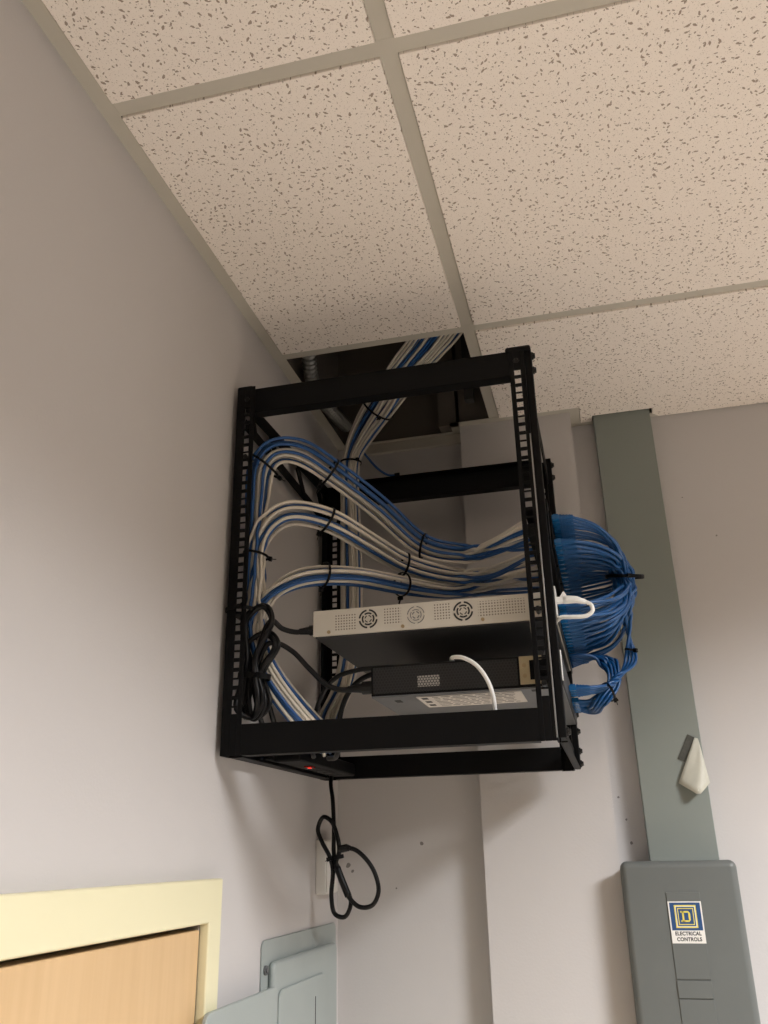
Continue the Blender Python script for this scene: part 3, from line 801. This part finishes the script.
# power strip lying on the left bottom rail
ps = thing('power_strip', (.062, -.33, 2.237), 'black power strip with a glowing red switch in the bottom left of the rack', 'power strip')
MB().box(.040, .088, -.50, -.16, 2.2375, 2.262).build('body', M['blackmatte'], ps, bevel=.004, seg=3)
sb = MB().box(.064, .077, -.412, -.388, 2.2350, 2.2376).build('switch', M['redp'], ps, bevel=.0008)
MB().box(.0675, .0735, -.403, -.397, 2.2344, 2.2351).build('indicator_lamp', M['red'], sb)
for k in range(4):
    y = -.36 + k * .045
    MB().box(.054, .074, y, y + .016, 2.2366, 2.2376).build('socket', M['slot'], ps)
# coil of slack lead on the underside, left of the strip
coil = []
for k in range(5):
    o = k * .0030
    coil += [(.022 + o, -.52 + o * 5, 2.2415 + k * .002), (.019, -.40, 2.2405 + k * .0035), (.020 + o, -.25, 2.2415 + k * .002), (.030, -.175 - o * 3, 2.243 + k * .002), (.037 - o * .5, -.25, 2.2445 + k * .0035), (.037 - o * .5, -.40, 2.2445 + k * .003)]
cord('power_cable', coil, .0032, 'black slack lead coiled along the left bottom rail beside the power strip', base=(.03, -.35, 2.237))

# hanging cord with tied loops
hc0 = [(.042, -.178, 2.240), (.043, -.185, 2.222), (.052, -.2, 2.19), (.0560, -.205, 2.14), (.0570, -.205, 2.085), (.066, -.205, 2.062), (.080, -.205, 2.03), (.0905, -.206, 2.003), (.079, -.207, 1.979), (.059, -.207, 1.984), (.052, -.207, 2.015), (.055, -.207, 2.06),
      (.049, -.209, 2.085), (.034, -.212, 2.112), (.026, -.214, 2.136), (.037, -.214, 2.158), (.053, -.213, 2.150), (.065, -.212, 2.122), (.069, -.212, 2.095), (.063, -.213, 2.072), (.072, -.214, 2.045), (.090, -.214, 2.012), (.110, -.212, 1.996), (.134, -.210, 1.999), (.146, -.209, 2.022),
      (.139, -.209, 2.055), (.120, -.209, 2.082), (.098, -.210, 2.098), (.080, -.211, 2.100)]
hc = hc0
hg = cord('hanging_cable', hc, .0043, 'thick black cord tied in loose loops, hanging below the rack before the outlet', base=(.07, -.21, 1.975))
MB().tube([(.090, -.210, 2.099), (.085, -.2105, 2.101), (.0845, -.2105, 2.101), (.067, -.212, 2.098)], .007, 9, radii=[.0058, .0058, .0072, .0072]).build('plug', M['cordblack'], hg, smooth=False)
MB().tube(catmull([(.065, -.2125, 2.066), (.072, -.2135, 2.05), (.080, -.2135, 2.032), (.088, -.2135, 2.015)], 4), .0068, 9).build('connector', M['cordblack'], hg, smooth=True)
tie((.0600, -.2095, 2.083), (.2, 0, -1), .0165, .0100, 'black twist tie around the loops of the hanging cord', .007, up=(0, 1, 0))

# ------------------------------------------------------------------ outlet, panels, wireway
ou = thing('wall_outlet', (.0, -.111, 2.015), 'ivory wall outlet on the left wall behind the hanging cord', 'outlet')
MB().box(.0, .022, -.150, -.072, 2.0155, 2.118).build('box', M['outlet'], ou, bevel=.003, seg=2)
MB().box(.022, .0245, -.147, -.075, 2.0185, 2.115).build('cover_plate', M['outlet'], ou, bevel=.0015)
for zc in (2.047, 2.086):
    rc = MB().prism([(-.111 + .0165 * math.cos(a) * 1.0, zc + .0155 * math.sin(a)) for a in [i * PI / 8 for i in range(16)]], 'x', .0245, .0262).build('receptacle', M['outlet'], ou, bevel=.0006, seg=1)
    MB().box(.0262, .0265, -.119, -.117, zc - .004, zc + .006).box(.0262, .0265, -.106, -.104, zc - .004, zc + .005).cyl((.0262, -.111, zc - .009), (.0265, -.111, zc - .009), .0024, 10).build('slot', M['slot'], rc)
MB().cyl((.0245, -.111, 2.0665), (.0258, -.111, 2.0665), .0028, 10).build('screw', M['screw'], ou)

# panel board on the left wall
pb = thing('breaker_box', (.0, -.25, 1.35), 'light grey electrical panel on the left wall below the outlet, beside the door frame', 'breaker box')
def rrect(y0, y1, z0, z1, r, n=5):
    out = []
    for cy, cz, a0 in ((y1 - r, z1 - r, 0), (y0 + r, z1 - r, PI / 2), (y0 + r, z0 + r, PI), (y1 - r, z0 + r, 3 * PI / 2)):
        for i in range(n + 1):
            a = a0 + PI / 2 * i / n; out.append((cy + r * math.cos(a), cz + r * math.sin(a)))
    return out
MB().prism(rrect(-.434, -.022, 1.30, 1.957, .012), 'x', .0, .004).build('back_plate', M['panel'], pb, bevel=.001, seg=1)
cv = MB().prism(rrect(-.409, -.052, 1.31, 1.923, .012), 'x', .004, .0165).build('cover', M['panel'], pb, bevel=.0065, seg=4)
dd = MB().prism(rrect(-.700, -.425, 1.32, 1.8905, .016), 'x', .0225, .0300).build('door', M['panel'], pb, bevel=.002, seg=3)
MB().box(.0165, .0225, -.455, -.425, 1.40, 1.46).box(.0165, .0225, -.455, -.425, 1.75, 1.81).build('hinge', M['panel'], dd)
rp = MB().prism(rrect(-.392, -.146, 1.36, 1.879, .016), 'x', .0165, .0205).build('raised_frame', M['panel'], cv, bevel=.003, seg=3)
MB().box(.0205, .0211, -.204, -.2015, 1.60, 1.845).build('seam', M['slot'], cv)
MB().cyl((.004, -.421, 1.912), (.0075, -.421, 1.912), .0075, 16).cyl((.0075, -.421, 1.912), (.0095, -.421, 1.912), .0045, 6).build('screw', M['steel'], pb)

# wireway
ww = thing('wireway', (.715, .01, 2.07), 'tall grey-green metal wireway on the back wall, from the ceiling down to the dark box', 'wireway')
MB().prism([(.6535, 2.055), (.7845, 2.055), (.7765, 3.10), (.6455, 3.10)], 'y', -.011, YR - .001).build('duct', M['duct'], ww, bevel=.002)

# electrical controls box
eb = thing('electrical_box', (.70, -.03, 1.5), 'dark grey electrical controls box with a blue and yellow sticker, under the wireway', 'electrical box')
MB().box(.599, .799, -.086, YR - .001, 1.50, 2.0585).build('body', M['box'], eb, bevel=.006, seg=3)
MB().box(.5935, .8045, -.100, -.074, 1.495, 2.0665).build('cover', M['box'], eb, bevel=.013, seg=4)
# embossed strip with handle
sp = MB(); y0 = -.1018
sp.box(.6715, .7315, y0, -.100, 1.868, 2.012).box(.6715, .7315, y0 - .0008, -.100, 1.838, 1.8665).box(.6715, .7315, y0, -.100, 1.52, 1.8365)
sp.build('embossed_strip', M['box'], eb, bevel=.0008)
for z in (2.062,):
    MB().cyl((.665, -.055, 2.056), (.665, -.055, 2.0665), .006, 10).build('screw', M['steel'], eb)
st = MB().box(.6725, .7315, -.1024, -.1018, 1.9265, 1.9965).build('sticker', M['swhite'], eb)
st['label'] = 'sticker with a yellow letter D in squares and the words ELECTRICAL CONTROLS'
ys = -.1024
MB().box(.6750, .7290, ys - .0002, ys, 1.9480, 1.9945).build('blue_field', M['sblue'], st)
def sq_ring(x0, x1, z0, z1, w, yy):
    return MB().box(x0, x1, yy - .0002, yy, z0, z0 + w).box(x0, x1, yy - .0002, yy, z1 - w, z1).box(x0, x0 + w, yy - .0002, yy, z0 + w, z1 - w).box(x1 - w, x1, yy - .0002, yy, z0 + w, z1 - w)
cx, cz = .7020, 1.9712
MB().box(cx - .0192, cx + .0192, ys - .0004, ys - .0002, cz - .0192, cz + .0192).build('yellow_square', M['syellow'], st)
MB().box(cx - .0160, cx + .0160, ys - .0006, ys - .0004, cz - .0160, cz + .0160).build('inner_field', M['sblue'], st)
sq_ring(cx - .0172, cx + .0172, cz - .0172, cz + .0172, .0010, ys - .0004).build('white_ring', M['swhite'], st)
sq_ring(cx - .0140, cx + .0140, cz - .0140, cz + .0140, .0014, ys - .0006).build('yellow_ring', M['syellow'], st)
def text_mesh(body, size, x, z, y, mat, parent, name, sx=1, bold=0):
    cu = bpy.data.curves.new(name, 'FONT'); cu.body = body; cu.size = size; cu.space_character = 1.06; cu.align_x = 'CENTER'; cu.align_y = 'CENTER'; cu.extrude = .0001; cu.offset = bold
    tmp = bpy.data.objects.new(name + '_tmp', cu); COL.objects.link(tmp)
    dg = bpy.context.evaluated_depsgraph_get(); dg.update()
    me = bpy.data.meshes.new_from_object(tmp.evaluated_get(dg)); bpy.data.objects.remove(tmp)
    root = parent
    while root.parent is not None: root = root.parent
    mt = Matrix.Translation(Vector((x, y, z)) - Vector(root.location)) @ Matrix.Rotation(PI / 2, 4, 'X') @ Matrix.Diagonal((sx, 1, 1, 1))
    me.transform(mt); me.materials.clear(); me.materials.append(mat)
    o = bpy.data.objects.new(name, me); COL.objects.link(o); o.parent = parent; return o
# block letter D with serifs
d = MB(); w = .0034; x0, x1, z0, z1 = cx - .0066, cx + .0078, cz - .0092, cz + .0092; yy = ys - .0006
d.box(x0, x0 + w, yy - .0003, yy, z0, z1); d.box(x0 - .0026, x1 - .003, yy - .0003, yy, z1 - w * .85, z1); d.box(x0 - .0026, x1 - .003, yy - .0003, yy, z0, z0 + w * .85)
d.prism([(x1 - .003, z1), (x1 - .003, z1 - w * .85), (x1 - w, z1 - .0056), (x1 - w, z0 + .0056), (x1 - .003, z0 + w * .85), (x1 - .003, z0), (x1, z0 + .0036), (x1, z1 - .0036)], 'y', yy - .0003, yy)
d.build('letter_d', M['syellow'], st)
text_mesh('ELECTRICAL', .0086, cx, 1.9425, ys - .0001, M['ink'], st, 'lettering', .92, .0003)
text_mesh('CONTROLS', .0086, cx + .001, 1.9330, ys - .0001, M['ink'], st, 'lettering', .92, .0003)

# paper tag taped to the wireway
pt = thing('paper_tag', (.762, -.02, 2.19), 'crumpled pale paper tag hanging by dark tape on the wireway edge', 'tag')
MB().obox((.7515, -.0117, 2.279), Vector((.55, 0, 1)).normalized(), (0, 1, 0), Vector((1, 0, -.55)).normalized(), .027, .0009, .0075).build('tape', M['tape'], pt)
n = 8; vs = []; fs = []
TL, TR, BL, BR = Vector((.770, -.0140, 2.299)), Vector((.777, -.0140, 2.297)), Vector((.7270, -.020, 2.207)), Vector((.787, -.026, 2.213))
for side in (0, 1):
    for i in range(n + 1):
        for j in range(n + 1):
            u, v = j / n, i / n
            p = TL.lerp(TR, u).lerp(BL.lerp(BR, u), v)
            p.z -= (.026 * v * (1 - abs(2 * u - 1.15)) if True else 0)
            p.y -= .012 * v * math.sin(u * PI) + .004 * math.sin(u * 7 + v * 4) * v
            p.y += side * .0006
            vs.append(p)
N = (n + 1) * (n + 1)
for i in range(n):
    for j in range(n):
        a = i * (n + 1) + j; q = (a, a + 1, a + n + 2, a + n + 1); fs.append(q); fs.append(tuple(N + k for k in reversed(q)))
edge = [j for j in range(n + 1)] + [i * (n + 1) + n for i in range(1, n + 1)] + [n * (n + 1) + j for j in range(n - 1, -1, -1)] + [i * (n + 1) for i in range(n - 1, 0, -1)]
for k in range(len(edge)):
    a, b = edge[k], edge[(k + 1) % len(edge)]; fs.append((b, a, N + a, N + b))
MB().add(vs, fs).build('paper', M['paper'], pt, smooth=True)

# flexible conduit inside the ceiling opening
fx = []; rad = []
path = catmull([(.034, -.04, 3.108), (.030, -.16, 3.094), (.028, -.28, 3.092), (.042, -.365, 3.145), (.062, -.43, 3.30), (.07, -.45, 3.9)], 40)
rad = [.0145 + (.0024 if k % 4 < 2 else -.0014) for k in range(len(path))]
fc = MB().tube(path, .012, 10, radii=rad).build('flexible_conduit', M['flex'], None, base=(.04, -.05, 3.07))
tag(fc, 'ribbed grey flexible conduit inside the ceiling opening beside the left wall', 'conduit')

# ------------------------------------------------------------------ camera
cam = bpy.data.cameras.new('camera'); co = bpy.data.objects.new('camera', cam); COL.objects.link(co)
cam.sensor_fit = 'AUTO'; cam.sensor_width = 36; cam.lens = 865.09 / 1024 * 36; cam.clip_start = .02
r = Vector((0.96938565, 0.24486058, -0.01829621)); u = Vector((0.10642756, -0.35184968, 0.92998655)); f = Vector((-0.22127953, 0.90346284, 0.36713794))
mt = Matrix(((r.x, u.x, -f.x, 0.5947883), (r.y, u.y, -f.y, -1.93885824), (r.z, u.z, -f.z, 2.089073), (0, 0, 0, 1)))
co.matrix_world = mt
scene.camera = co

wd = bpy.data.worlds.new('world'); scene.world = wd; wd.use_nodes = True
wd.node_tree.nodes['Background'].inputs[0].default_value = (.02, .02, .02, 1)
vs_ = scene.view_settings; vs_.view_transform = 'Standard'; vs_.look = 'None'; vs_.gamma = 1; vs_.use_curve_mapping = False; vs_.exposure = -0.25
